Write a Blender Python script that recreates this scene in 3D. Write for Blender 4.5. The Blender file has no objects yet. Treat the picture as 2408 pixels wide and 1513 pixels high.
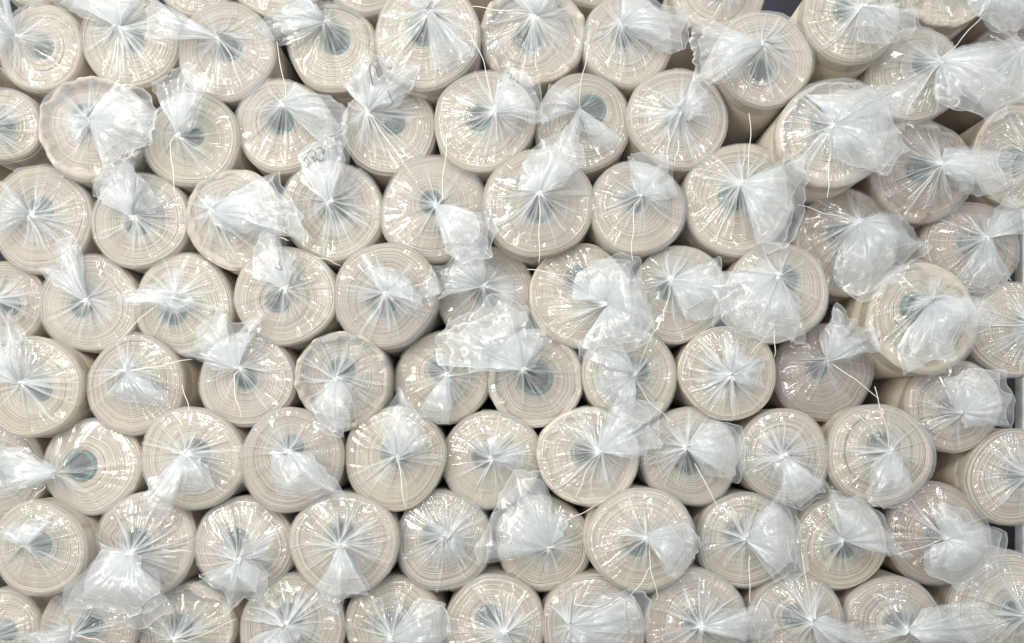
import bpy, math, random
import numpy as np

sc = bpy.context.scene
COL = sc.collection

# ------------------------------------------------------------------ camera
# photograph coordinates used below: 2408 x 1513 picture units, vanishing point of the rolls at (VX, VY)
PW, PH = 2408.0, 1513.0
VX, VY = 1204.0, 990.0
F = 2120.0
D0 = 1.86                       # metres from the camera to the mean plane of the roll ends

cam_d = bpy.data.cameras.new('camera')
cam = bpy.data.objects.new('camera', cam_d)
COL.objects.link(cam)
cam.rotation_euler = (math.radians(90), 0, 0)
cam_d.sensor_width = 36
cam_d.lens = F / PW * 36
cam_d.shift_y = (VY - PH / 2) / PW
cam_d.clip_start = 0.02
cam_d.clip_end = 200
sc.camera = cam

# ------------------------------------------------------------------ light
w = bpy.data.worlds.new('World')
sc.world = w
w.use_nodes = True
bg = w.node_tree.nodes['Background']
bg.inputs[0].default_value = (0.99, 0.985, 0.98, 1)
bg.inputs[1].default_value = 0.84


def strip(loc, target, sx, sy, power, col):
    d = bpy.data.lights.new('strip_lamp', 'AREA')
    d.shape = 'RECTANGLE'
    d.size = sx
    d.size_y = sy
    d.energy = power
    d.color = col
    o = bpy.data.objects.new('strip_lamp', d)
    COL.objects.link(o)
    o.location = loc
    v = np.array(target, float) - np.array(loc, float)
    from mathutils import Vector
    o.rotation_euler = Vector(v).to_track_quat('-Z', 'Y').to_euler()
    return o


# hall tubes behind the camera, with extra strips added around for film glints
for loc, tgt, sx, sy, power, col in (
        ((-2.2, -0.9, 0.75), (-0.1, 1.9, 0.0), 0.10, 1.3, 62, (1.0, 0.94, 0.83)),
        ((-1.5, -1.2, -0.25), (0, 1.9, -0.1), 0.10, 1.2, 42, (1.0, 0.95, 0.86)),
        ((-1.6, -0.7, 1.7), (0, 1.9, -0.1), 1.3, 0.09, 46, (1.0, 0.95, 0.86)),
        ((-0.3, -1.6, 1.5), (0, 1.9, -0.1), 1.6, 0.09, 36, (1.0, 0.96, 0.88)),
        ((0.5, -1.9, 2.6), (0, 1.9, 0.0), 1.6, 0.09, 34, (1.0, 0.96, 0.90)),
        ((1.5, -1.3, 1.5), (0, 1.9, 0.1), 1.3, 0.09, 13, (1.0, 0.97, 0.92)),
        ((2.0, -1.2, 0.2), (0.2, 1.9, 0.0), 0.10, 1.2, 9, (1.0, 0.97, 0.92)),
        ((0.2, -2.0, -0.5), (0, 1.9, -0.1), 1.4, 0.09, 20, (1.0, 0.97, 0.92))):
    strip(loc, tgt, sx, sy, power * 0.66, col)

sc.view_settings.view_transform = 'Standard'
sc.view_settings.look = 'None'
sc.view_settings.exposure = 0.07
sc.view_settings.gamma = 1
sc.view_settings.use_curve_mapping = False

sc.render.engine = 'CYCLES'
cy = sc.cycles
cy.max_bounces = 10
cy.diffuse_bounces = 2
cy.glossy_bounces = 3
cy.transmission_bounces = 4
cy.transparent_max_bounces = 28
cy.caustics_reflective = False
cy.caustics_refractive = False
cy.sample_clamp_indirect = 6
try:
    cy.use_denoising = True
    cy.denoiser = 'OPENIMAGEDENOISE'
    cy.denoising_prefilter = 'ACCURATE'
except Exception:
    pass


# ------------------------------------------------------------------ materials
def mat(name):
    m = bpy.data.materials.new(name)
    m.use_nodes = True
    nt = m.node_tree
    nt.nodes.clear()
    out = nt.nodes.new('ShaderNodeOutputMaterial')
    return m, nt, out


def nd(nt, t, **kw):
    n = nt.nodes.new('ShaderNode' + t)
    for k, v in kw.items():
        setattr(n, k, v)
    return n


def math_n(nt, op, a, b=None, clamp=False):
    n = nd(nt, 'Math', operation=op, use_clamp=clamp)
    for i, x in enumerate((a, b)):
        if x is None:
            continue
        if isinstance(x, (int, float)):
            n.inputs[i].default_value = x
        else:
            nt.links.new(x, n.inputs[i])
    return n.outputs[0]


def attr(nt, name):
    return nd(nt, 'Attribute', attribute_name=name).outputs['Fac']


def mixc(nt, fac, a, b, blend='MIX'):
    n = nd(nt, 'Mix', data_type='RGBA', blend_type=blend)
    for i, x in ((0, fac), (6, a), (7, b)):
        if isinstance(x, (int, float)):
            n.inputs[i].default_value = x
        elif isinstance(x, tuple):
            n.inputs[i].default_value = (*x, 1)
        else:
            nt.links.new(x, n.inputs[i])
    return n.outputs[2]


def ramp(nt, fac, stops):
    n = nd(nt, 'ValToRGB')
    e = n.color_ramp.elements
    while len(e) < len(stops):
        e.new(0.5)
    for k, (p, c) in enumerate(stops):
        e[k].position = p
        e[k].color = (*c, 1) if isinstance(c, tuple) else (c, c, c, 1)
    nt.links.new(fac, n.inputs[0])
    return n.outputs[0]


# fabric: cream cloth, cut edges of the wound layers on the end
M_FAB, nt, out = mat('cream_cloth')
L = nt.links.new
rnd = nd(nt, 'ObjectInfo').outputs['Random']
lay, side = attr(nt, 'layer'), attr(nt, 'side')
wv = math_n(nt, 'ADD', math_n(nt, 'MULTIPLY', lay, 52.0), math_n(nt, 'MULTIPLY', rnd, 90.0))
n1 = nd(nt, 'TexNoise', noise_dimensions='1D')
n1.inputs['Scale'].default_value = 1.0
n1.inputs['Detail'].default_value = 2.2
n1.inputs['Roughness'].default_value = 0.72
L(wv, n1.inputs['W'])
ringc = ramp(nt, n1.outputs['Fac'], [(0.36, (0.16, 0.13, 0.10)), (0.44, (0.48, 0.425, 0.36)),
                                     (0.53, (0.65, 0.60, 0.52)), (0.66, (0.76, 0.715, 0.64))])
tc = nd(nt, 'TexCoord').outputs['Object']
n2 = nd(nt, 'TexNoise')
n2.inputs['Scale'].default_value = 22
n2.inputs['Detail'].default_value = 5
L(tc, n2.inputs['Vector'])
sidec = ramp(nt, n2.outputs['Fac'], [(0.3, (0.66, 0.61, 0.53)), (0.7, (0.75, 0.70, 0.625))])
c = mixc(nt, side, ringc, sidec)
c = mixc(nt, 0.22, c, ramp(nt, n2.outputs['Fac'], [(0.3, 0.72), (0.7, 1.0)]), 'MULTIPLY')
rnd2 = math_n(nt, 'FRACT', math_n(nt, 'MULTIPLY', rnd, 37.7))
tint = ramp(nt, rnd2, [(0.0, (1.07, 1.06, 1.00)), (0.35, (1.06, 1.055, 1.06)), (0.7, (1.03, 1.01, 1.02)), (1.0, (0.89, 0.87, 0.865))])
c = mixc(nt, 1.0, c, tint, 'MULTIPLY')
stn = nd(nt, 'TexNoise', noise_dimensions='4D')
stn.inputs['Scale'].default_value = 11
stn.inputs['Detail'].default_value = 3
L(tc, stn.inputs['Vector'])
L(math_n(nt, 'MULTIPLY', rnd, 50.0), stn.inputs['W'])
c = mixc(nt, 0.55, c, ramp(nt, stn.outputs['Fac'], [(0.40, (1.0, 1.0, 1.0)), (0.55, (1.0, 0.975, 0.90)), (0.68, (0.93, 0.86, 0.79))]), 'MULTIPLY')
weave = nd(nt, 'TexNoise')
weave.inputs['Scale'].default_value = 420
weave.inputs['Detail'].default_value = 2
L(tc, weave.inputs['Vector'])
hgt = math_n(nt, 'ADD', math_n(nt, 'MULTIPLY', n1.outputs['Fac'], 1.0), math_n(nt, 'MULTIPLY', weave.outputs['Fac'], 0.12))
bmp = nd(nt, 'Bump')
bmp.inputs['Strength'].default_value = 0.7
bmp.inputs['Distance'].default_value = 0.004
L(hgt, bmp.inputs['Height'])
b = nd(nt, 'BsdfPrincipled')
b.inputs['Roughness'].default_value = 0.9
b.inputs['Specular IOR Level'].default_value = 0.15
b.inputs['Sheen Weight'].default_value = 0.15
L(c, b.inputs['Base Color'])
L(bmp.outputs[0], b.inputs['Normal'])
L(b.outputs[0], out.inputs[0])


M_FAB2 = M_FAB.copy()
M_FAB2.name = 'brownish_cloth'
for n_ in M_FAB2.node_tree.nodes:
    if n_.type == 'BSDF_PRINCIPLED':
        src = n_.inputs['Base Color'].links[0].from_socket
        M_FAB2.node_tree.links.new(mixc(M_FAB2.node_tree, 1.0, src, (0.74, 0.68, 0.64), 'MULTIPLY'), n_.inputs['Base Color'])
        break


# film: thin clear polythene, milky where many layers are bunched together
def film(name, per_layer, rough, tintc, soft, spec, cap, bump):
    m, nt, out = mat(name)
    L = nt.links.new
    lay = attr(nt, 'layers')
    tc = nd(nt, 'TexCoord').outputs['Object']
    n = nd(nt, 'TexNoise')
    n.inputs['Scale'].default_value = 34
    n.inputs['Detail'].default_value = 3
    L(tc, n.inputs['Vector'])
    lay = math_n(nt, 'MULTIPLY', lay, math_n(nt, 'ADD', math_n(nt, 'MULTIPLY', n.outputs['Fac'], 0.9), 0.55))
    keep = math_n(nt, 'POWER', 1.0 - per_layer, lay)
    alpha = math_n(nt, 'SUBTRACT', 1.0, keep, True)
    n3 = nd(nt, 'TexNoise')
    n3.inputs['Scale'].default_value = 42
    n3.inputs['Detail'].default_value = 2.5
    n3.inputs['Distortion'].default_value = 0.8
    L(tc, n3.inputs['Vector'])
    bmp = nd(nt, 'Bump')
    bmp.inputs['Strength'].default_value = bump
    bmp.inputs['Distance'].default_value = 0.004
    L(n3.outputs['Fac'], bmp.inputs['Height'])
    tr = nd(nt, 'BsdfTransparent')
    tr.inputs[0].default_value = (0.985, 0.99, 0.99, 1)
    # hazy film scatters almost evenly: soften the normal used by the scattering part towards the roll axis
    geo = nd(nt, 'NewGeometry')
    vm = nd(nt, 'Mix', data_type='VECTOR')
    vm.inputs[0].default_value = soft
    L(geo.outputs['Normal'], vm.inputs[4])
    vm.inputs[5].default_value = (0, -1, 0)
    vn = nd(nt, 'VectorMath', operation='NORMALIZE')
    L(vm.outputs[1], vn.inputs[0])
    df = nd(nt, 'BsdfDiffuse')
    L(vn.outputs[0], df.inputs['Normal'])
    df.inputs[0].default_value = (*tintc, 1)
    tl = nd(nt, 'BsdfTranslucent')
    L(vn.outputs[0], tl.inputs['Normal'])
    tl.inputs[0].default_value = (*tintc, 1)
    mx = nd(nt, 'MixShader')
    mx.inputs[0].default_value = 0.25
    L(df.outputs[0], mx.inputs[1])
    L(tl.outputs[0], mx.inputs[2])
    body = nd(nt, 'MixShader')
    L(alpha, body.inputs[0])
    L(tr.outputs[0], body.inputs[1])
    L(mx.outputs[0], body.inputs[2])
    gl = nd(nt, 'BsdfGlossy')
    gl.inputs['Roughness'].default_value = rough
    L(bmp.outputs[0], gl.inputs['Normal'])
    fr = nd(nt, 'Fresnel')
    fr.inputs['IOR'].default_value = 1.5
    L(bmp.outputs[0], fr.inputs['Normal'])
    fac = math_n(nt, 'ADD', math_n(nt, 'MULTIPLY', fr.outputs[0], spec), 0.0, True)
    fac = math_n(nt, 'MINIMUM', fac, cap)
    fin = nd(nt, 'MixShader')
    L(fac, fin.inputs[0])
    L(body.outputs[0], fin.inputs[1])
    L(gl.outputs[0], fin.inputs[2])
    L(fin.outputs[0], out.inputs[0])
    return m


M_BAG = film('clear_polythene', 0.084, 0.09, (0.88, 0.94, 0.985), 0.75, 2.0, 0.22, 0.03)
M_TAIL = film('milky_polythene', 0.092, 0.18, (0.83, 0.90, 0.96), 0.86, 1.15, 0.15, 0.05)


def plain(name, col, rough=0.6, metal=0.0, var=0.25, scale=40):
    m, nt, out = mat(name)
    tc = nd(nt, 'TexCoord').outputs['Object']
    n = nd(nt, 'TexNoise')
    n.inputs['Scale'].default_value = scale
    n.inputs['Detail'].default_value = 4
    nt.links.new(tc, n.inputs['Vector'])
    lo = tuple(x * (1 - var) for x in col)
    hi = tuple(min(1, x * (1 + var)) for x in col)
    cc = ramp(nt, n.outputs['Fac'], [(0.3, lo), (0.7, hi)])
    b = nd(nt, 'BsdfPrincipled')
    b.inputs['Roughness'].default_value = rough
    b.inputs['Metallic'].default_value = metal
    nt.links.new(cc, b.inputs['Base Color'])
    nt.links.new(b.outputs[0], out.inputs[0])
    return m


M_CORE = plain('teal_core', (0.022, 0.13, 0.14), 0.55, 0, 0.45, 60)
M_TIE = plain('white_nylon', (0.78, 0.77, 0.72), 0.45, 0, 0.04)
M_INK = plain('marker_ink', (0.035, 0.03, 0.035), 0.6, 0, 0.3)
M_CARD = plain('brown_card', (0.45, 0.25, 0.12), 0.8, 0, 0.4, 120)
M_STEEL = plain('galvanised_steel', (0.62, 0.66, 0.72), 0.38, 0.8, 0.2, 30)
M_WALL = plain('dark_wall', (0.028, 0.03, 0.042), 0.9, 0, 0.3, 6)
M_FLOOR = plain('concrete', (0.30, 0.29, 0.28), 0.8, 0, 0.2, 8)


# ------------------------------------------------------------------ mesh helpers
def grid_faces(nu, nv, closed=False, base=0):
    """faces of a grid stored as index = u * nv + v"""
    u = np.arange(nu if closed else nu - 1)
    v = np.arange(nv - 1)
    U, V = np.meshgrid(u, v, indexing='ij')
    U2 = (U + 1) % nu
    f = np.stack([U * nv + V, U2 * nv + V, U2 * nv + V + 1, U * nv + V + 1], -1)
    return f.reshape(-1, 4) + base


def make_mesh(name, verts, quads, material, attrs=None, smooth=True):
    me = bpy.data.meshes.new(name)
    nv, nf = len(verts), len(quads)
    me.vertices.add(nv)
    me.vertices.foreach_set('co', np.asarray(verts, np.float32).ravel())
    me.loops.add(nf * 4)
    me.loops.foreach_set('vertex_index', np.asarray(quads, np.int32).ravel())
    me.polygons.add(nf)
    me.polygons.foreach_set('loop_start', np.arange(0, nf * 4, 4, dtype=np.int32))
    me.polygons.foreach_set('loop_total', np.full(nf, 4, np.int32))
    for k, a in (attrs or {}).items():
        at = me.attributes.new(k, 'FLOAT', 'POINT')
        at.data.foreach_set('value', np.asarray(a, np.float32).ravel())
    me.update(calc_edges=True)
    me.validate()
    if smooth:
        me.polygons.foreach_set('use_smooth', np.ones(len(me.polygons), bool))
    me.materials.append(material)
    return me


def link(name, me, parent=None):
    o = bpy.data.objects.new(name, me)
    COL.objects.link(o)
    if parent is not None:
        o.parent = parent
    return o


def world(px, py, Y):
    return (px - VX) / F * Y, -(py - VY) / F * Y


def tri(x):
    return 2 * np.abs(x - np.floor(x + 0.5)) * 2 - 1      # triangle wave -1..1, period 1


def crumple(rs, x, z, lam, n=5):
    """sum of bent triangle waves: flat facets meeting in sharp creases"""
    out = np.zeros_like(x)
    tot = 0
    for k in range(n):
        a = rs.uniform(0, math.pi * 2)
        l = lam * rs.uniform(0.6, 1.7)
        wob = np.sin((x * math.cos(a + 1.3) + z * math.sin(a + 1.3)) / (l * 0.75) + rs.uniform(0, 6)) * 0.22
        h = l / lam
        out += h * tri((x * math.cos(a) + z * math.sin(a)) / l + wob + rs.uniform(0, 1))
        tot += h
    return out / tot * 1.8


def fold_profile(rs, th, nf, closed=True):
    """piecewise linear random folds over [0,1)"""
    k = np.sort(rs.uniform(0, 1, nf))
    hgt = rs.uniform(-1, 1, nf)
    hgt[::2] = np.abs(hgt[::2]) * 0.9 + 0.1
    hgt[1::2] = -np.abs(hgt[1::2])
    if closed:
        return np.interp(th, np.concatenate([[k[-1] - 1], k, [k[0] + 1]]), np.concatenate([[hgt[-1]], hgt, [hgt[0]]]))
    return np.interp(th, k, hgt)


def smoothstep(a, b, x):
    t = np.clip((x - a) / (b - a), 0, 1)
    return t * t * (3 - 2 * t)


# ------------------------------------------------------------------ the rolls, read off the photograph
ROLLS = []


def R(label, cx, cy, r, g=None, k=None, tail=None, ties=(), p=None, wavy=0.25, lip=0.0, loose=0.45, pleats=44, ink=None, dens=1.0, card=None, brown=False):
    ROLLS.append(dict(label=label, cx=cx, cy=cy, r=r, g=g or (cx, cy), k=k, tail=tail or [], ties=ties, p=p, wavy=wavy,
                      lip=lip, loose=loose, pleats=pleats, ink=ink, dens=dens, card=card, bare=dens <= 0.7, brown=brown))


# --- rolls cut by the top edge
R('fabric roll cut by the top edge above the gap between second and third rolls', 462, -52, 92, g=(470, -70))
R('fabric roll cut by the top edge, bag end just above the left-pointing tail', 655, -62, 108, g=(650, -80))
R('fabric roll cut by the top edge left of the drooping fan tail', 868, -82, 112, g=(870, -90))
R('fabric roll cut by the top edge between the scalloped roll and the square-tailed roll', 1388, -96, 108, g=(1390, -90))
R('shaded fabric roll cut by the top edge right of the square-ended bag tail', 1690, -28, 112, g=(1718, -35), p=-0.05, tail=[[(1690, -40), (1712, 4), (1732, 2), (1760, -40)]])
R('wavy-edged fabric roll cut by the top edge near the top right corner', 2222, -62, 124, g=(2200, -70), wavy=0.8, lip=0.6, p=0.0)
R('fabric roll in the top right corner with crumpled film hanging over its neighbour', 2420, -50, 105, g=(2330, -6), p=0.0,
  tail=[[(2270, -30), (2290, 35), (2335, 66), (2385, 70), (2425, 40), (2440, -20)]])
R('fabric roll cut by the top left corner of the photo', 72, -92, 101, g=(60, -90))
R('fabric roll peeking over the top edge between the fan tail and scalloped rolls', 1120, -128, 102, g=(1120, -140))
# --- first row
R('fabric roll at the left edge of the top row, milky tail swept off frame', 95, 112, 101, g=(46, 92), k=(100, 112), tail=[[(10, -30), (-10, 20), (-24, 70), (-30, 140)]], p=0.02)
R('fabric roll second from left in the top row, broad tail standing up past the frame', 304, 92, 113, g=(287, 70), k=(313, 92),
  tail=[[(182, 38), (140, 8), (165, -20), (245, -22), (300, -26), (345, -18), (322, 40)]], p=0.03)
R('fabric roll with one long narrow tail pointing straight left in the top row', 530, 120, 112, g=(516, 94), k=(536, 112),
  tail=[[(368, 93), (371, 50), (377, 14), (420, 42)]], ties=[[(516, 96), (545, 130), (570, 208)]], p=0.02)
R('fabric roll in the top row with jagged tail flopped left and bare dark core', 781, 108, 104, g=(768, 56), k=(788, 92),
  tail=[[(700, 4), (716, -10), (620, 66), (650, 95), (705, 88)], [(730, -5), (705, 12), (690, 40)]], p=0.03, dens=0.7)
R('large fabric roll in the top row with a fan tail drooping down right', 1003, 84, 124, g=(1009, 34), k=(990, 76),
  tail=[[(1102, 118), (1090, 135), (1072, 147), (1045, 152), (1012, 153)], [(965, 12), (980, 0), (1000, 10)]], ties=[[(1010, 30), (1018, 10), (1034, -12)]], p=0.06)
R('fabric roll with scalloped loose cloth edge in the top row, knot at the frame top', 1252, 82, 119, g=(1257, 46), k=(1240, 84), wavy=0.9, lip=1.0,
  tail=[[(1205, -16), (1240, -30), (1280, -30), (1312, -12), (1302, 22)]], ties=[[(1240, 26), (1180, 24), (1111, 15)]], p=0.05, dens=1.2)
R('fabric roll in the top row with a square-ended clear tail pointing right', 1473, 98, 105, g=(1459, 64), k=(1468, 84),
  tail=[[(1462, -8), (1510, 6), (1560, 22), (1600, 38), (1602, 92), (1598, 116), (1560, 114)]], p=0.05)
R('fabric roll with a wide sail-like tail spread left over a dark gap', 1800, 138, 113, g=(1790, 111), k=(1788, 165),
  tail=[[(1690, 60), (1645, 76), (1640, 120), (1650, 188), (1690, 192), (1734, 180)]], p=0.09, wavy=0.15)
R('protruding fabric roll at the top right with long side visible below its face', 2003, 34, 113, g=(2020, 24), k=(1988, 24),
  tail=[[(2136, 24), (2136, 60), (2124, 86), (2066, 102), (2018, 88)]], p=0.12, pleats=36)
R('fabric roll half hidden by its huge milky tail against the upper right edge', 2152, 176, 112, g=(2204, 148), k=(2172, 150),
  tail=[[(2256, 108), (2310, 112), (2362, 98), (2412, 140), (2400, 222), (2345, 250), (2312, 280), (2284, 258), (2240, 250), (2205, 218)]],
  ties=[[(2210, 140), (2245, 111), (2308, 42)], [(2198, 156), (2180, 195), (2135, 252)]], p=0.02, wavy=0.4)
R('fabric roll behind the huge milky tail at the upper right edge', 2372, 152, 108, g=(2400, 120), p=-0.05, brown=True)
# --- second row
R('fabric roll cut by the left edge in the second row, film pulled left', 2, 292, 92, g=(-22, 300), k=(12, 300), wavy=0.5, tail=[[(-60, 250), (4, 258), (2, 292), (-60, 330)]])
R('loosely bagged fabric roll with baggy film and a small round knot, second row', 222, 305, 124, g=(219, 292), k=(190, 262), wavy=0.7, lip=0.7, loose=1.0, pleats=30,
  tail=[[(205, 262), (170, 272), (156, 292), (172, 328), (190, 338), (208, 318)],
        [(265, 205), (330, 225), (360, 262), (352, 330), (290, 362), (240, 378)]], p=0.05,
  ink=[[(286, 372), (291, 364), (296, 370), (301, 360)], [(318, 358), (323, 350), (329, 356), (335, 346)], [(340, 350), (345, 343), (351, 344)]])
R('fabric roll with crumpled tail thrown up left beside the baggy loose roll', 452, 330, 112, g=(425, 320), k=(456, 322),
  tail=[[(372, 232), (366, 208), (400, 200), (432, 168), (470, 184), (484, 204), (468, 264), (452, 300)]], ties=[[(402, 330), (404, 400), (412, 460)]], p=0.05)
R('fabric roll with sparkling creased tail trailing right and a tie pointing up, second row', 662, 296, 111, g=(668, 250), k=(658, 284),
  tail=[[(694, 208), (732, 234), (772, 232), (800, 262), (798, 305), (745, 314)]], ties=[[(671, 232), (671, 202), (651, 98)]], p=0.05, pleats=50)
R('fabric roll whose upright forked tail has a wavy dark marker edge', 917, 305, 109, g=(868, 266), k=(924, 284),
  tail=[[(815, 212), (838, 180), (858, 130), (888, 150), (918, 166), (950, 168), (982, 172), (962, 215), (928, 250)]],
  ties=[[(875, 272), (915, 340), (969, 411)]], p=0.03, pleats=46,
  ink=[[(876, 200), (872, 178), (868, 160), (874, 148), (884, 160), (890, 182)], [(912, 158), (917, 164), (922, 157)], [(913, 214), (918, 228), (924, 240), (918, 250), (905, 254)]])
R('fabric roll with a wide tail pointing right that carries black marker dots', 1139, 285, 116, g=(1165, 266), k=(1126, 276),
  tail=[[(1182, 190), (1205, 172), (1236, 190), (1258, 210), (1260, 245), (1278, 282), (1240, 292), (1196, 288)]],
  ties=[[(1160, 244), (1140, 150), (1100, 73)]], p=0.06, pleats=50,
  ink=[[(1193, 174), (1197, 170), (1202, 174), (1203, 182), (1197, 186)], [(1206, 184), (1210, 188)], [(1214, 194), (1219, 192), (1221, 198)], [(1208, 202), (1212, 204)]])
R('fabric roll with bare round core and a flat two-lobed tail, second row', 1370, 290, 112, g=(1358, 262), k=(1391, 256),
  tail=[[(1278, 288), (1286, 244), (1300, 208), (1335, 216), (1362, 206)], [(1448, 318), (1440, 336), (1430, 341), (1392, 334), (1372, 312)], [(1362, 318), (1352, 360), (1322, 364), (1338, 318)]],
  ties=[[(1362, 235), (1366, 205), (1387, 71)]], p=0.04, dens=0.35, pleats=26)
R('fabric roll with a compact torn knot of film right on its core, second row', 1595, 280, 117, g=(1600, 268), k=(1592, 282),
  tail=[[(1566, 298), (1588, 252), (1615, 220), (1632, 178), (1640, 215), (1653, 232), (1646, 262), (1615, 282)]],
  ties=[[(1572, 304), (1571, 350), (1570, 398)], [(1596, 330), (1592, 360), (1586, 394)]], p=0.05, pleats=50)
R('big wavy-layered fabric roll under a faceted crumpled tail, upper right', 1958, 315, 131, g=(1959, 297), k=(1940, 280), wavy=1.0, lip=0.8,
  tail=[[(1902, 232), (1960, 232), (2058, 214), (2070, 260), (2112, 350), (2070, 402), (2010, 385), (1955, 366), (1928, 300)], [(2056, 214), (2090, 212), (2130, 208), (2116, 260), (2092, 300)]],
  ties=[[(1952, 361), (1950, 410), (1945, 466)]], p=0.10)
R('fabric roll with torn thick cloth rim around a sunken dark end', 2168, 403, 121, g=(2212, 388), k=(2170, 392), wavy=0.7, lip=1.2,
  tail=[[(2219, 356), (2280, 352), (2370, 370), (2352, 395), (2364, 430), (2325, 458), (2258, 446), (2228, 410)]],
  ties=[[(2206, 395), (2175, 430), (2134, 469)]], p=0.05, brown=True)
R('wavy fabric roll cut by the right edge in the second row', 2398, 370, 115, g=(2440, 380), wavy=0.9, lip=0.4, p=0.0)
R('fabric roll beyond the left edge, only its side showing above the second row roll', -108, 200, 100)
R('fabric roll beyond the left edge, only its side showing below the second row roll', -112, 402, 100)
# --- third row
R('fabric roll at the left edge of the third row, milky tail spread left', 95, 516, 122, g=(80, 508), k=(92, 492), tail=[[(-10, 430), (30, 440), (10, 490), (-20, 560)]], p=0.03)
R('fabric roll with a bushy upright tail of torn film, third row', 330, 520, 114, g=(318, 512), k=(322, 524), wavy=0.7,
  tail=[[(235, 472), (228, 440), (262, 392), (300, 388), (318, 410), (348, 440), (360, 500)], [(290, 390), (318, 402), (335, 440)]], p=0.04)
R('fabric roll covered by a broad tail ending in a curled tip, third row', 551, 514, 114, g=(504, 500), k=(528, 518), wavy=0.5, lip=0.4,
  tail=[[(486, 468), (560, 470), (612, 450), (642, 410), (646, 440), (690, 500), (710, 568), (665, 552), (600, 556), (520, 538)]], ties=[[(655, 560), (668, 562), (680, 566)]], p=0.03)
R('fabric roll with an upright milky tail bearing a looping marker scribble, third row', 779, 497, 118, g=(777, 479), k=(784, 492),
  tail=[[(720, 420), (712, 372), (752, 345), (768, 312), (798, 316), (818, 328), (816, 385), (806, 440)]], p=0.04, pleats=52,
  ink=[[(714, 380), (720, 368), (728, 384), (722, 396), (715, 388)], [(722, 362), (734, 352), (744, 362), (738, 374), (728, 370)], [(744, 352), (752, 346), (760, 352), (758, 364), (763, 356), (764, 342)], [(733, 366), (739, 382), (746, 372), (752, 380), (762, 374)]])
R('large fabric roll with a tail hanging down right to a slanted end, third row', 1020, 492, 127, g=(1028, 488), k=(1014, 476),
  tail=[[(1060, 508), (1110, 498), (1152, 510), (1150, 560), (1144, 592), (1084, 606), (1048, 582), (1038, 540)]], ties=[[(1040, 472), (1045, 400), (1050, 314)]], p=0.05, pleats=50)
R('large fabric roll with bright film creases and a high fluffy tail, third row', 1268, 485, 129, g=(1270, 456), k=(1268, 492),
  tail=[[(1226, 448), (1234, 396), (1272, 350), (1310, 330), (1338, 306), (1352, 340), (1366, 398), (1330, 430), (1300, 448)]],
  ties=[[(1268, 470), (1270, 560), (1267, 620)]], p=0.09, pleats=54)
R('smaller fabric roll with a tie hanging straight down from its core, third row', 1497, 490, 110, g=(1508, 464), k=(1490, 472),
  tail=[[(1484, 440), (1486, 374), (1530, 380), (1570, 376), (1574, 420), (1582, 460), (1548, 474)]], ties=[[(1492, 480), (1485, 570), (1488, 616)]], p=0.06)
R('large fabric roll with a pointed sail tail reaching down right, third row', 1740, 466, 133, g=(1738, 436), k=(1727, 460),
  tail=[[(1790, 418), (1834, 394), (1872, 376), (1874, 450), (1864, 524), (1838, 574), (1790, 578), (1768, 540), (1756, 480)]],
  ties=[[(1758, 421), (1766, 330), (1761, 266)]], p=0.08, pleats=48)
R('wavy fabric roll with a bulky tail falling down right, right of the sail tail', 1990, 572, 127, g=(2018, 524), k=(1976, 548), wavy=0.9, lip=0.3,
  tail=[[(2060, 510), (2104, 506), (2128, 540), (2138, 560), (2168, 576), (2110, 620), (2070, 660), (2020, 698), (1985, 668), (1968, 640), (1978, 580)]],
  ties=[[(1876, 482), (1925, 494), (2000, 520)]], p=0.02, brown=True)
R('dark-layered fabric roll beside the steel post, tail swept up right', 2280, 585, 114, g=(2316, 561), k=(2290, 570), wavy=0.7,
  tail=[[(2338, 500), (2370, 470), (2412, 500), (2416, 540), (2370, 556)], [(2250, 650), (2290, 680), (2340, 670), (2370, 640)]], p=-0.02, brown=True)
# --- fourth row
R('fabric roll cut by the left edge in the fourth row', 8, 712, 97, g=(-8, 704), p=0.0)
R('fabric roll with a fingered tail pointing up left, fourth row', 210, 714, 116, g=(212, 708), k=(192, 722),
  tail=[[(120, 662), (107, 640), (116, 632), (142, 632), (145, 592), (155, 576), (172, 570), (184, 582), (196, 622), (206, 660)]], p=0.04, pleats=50)
R('fabric roll with a flat hand-shaped tail and a tie slanting down left, fourth row', 427, 717, 120, g=(410, 702), k=(405, 734),
  tail=[[(440, 690), (392, 672), (335, 680), (294, 706), (300, 716), (372, 718), (414, 738), (456, 714), (448, 700)]], ties=[[(373, 714), (325, 757), (275, 805)]], p=0.03, loose=0.8)
R('fabric roll with a tall round-topped tail marked by a small squiggle, fourth row', 670, 696, 117, g=(676, 680), k=(652, 708),
  tail=[[(606, 650), (612, 600), (624, 562), (640, 552), (664, 576), (668, 600), (690, 610), (694, 650)]], p=0.05,
  ink=[[(646, 628), (655, 634), (664, 636), (660, 626), (655, 620), (660, 614)]])
R('fabric roll with tight even rings and a small bat-winged tail, fourth row', 905, 698, 124, g=(912, 692), k=(898, 712),
  tail=[[(868, 650), (856, 606), (872, 612), (888, 634), (915, 640), (942, 638), (952, 656), (978, 694), (990, 716), (972, 718), (950, 698), (930, 700)]],
  ties=[[(740, 604), (775, 614), (800, 625)]], p=0.08, pleats=52)
R('fabric roll under shredded film hanging from the slanted tail above, fourth row', 1140, 688, 113, g=(1138, 673), k=(1146, 692),
  tail=[[(1004, 704), (1016, 668), (1028, 636), (1060, 628), (1090, 592), (1130, 588), (1142, 630)]], p=0.0, pleats=54)
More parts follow.
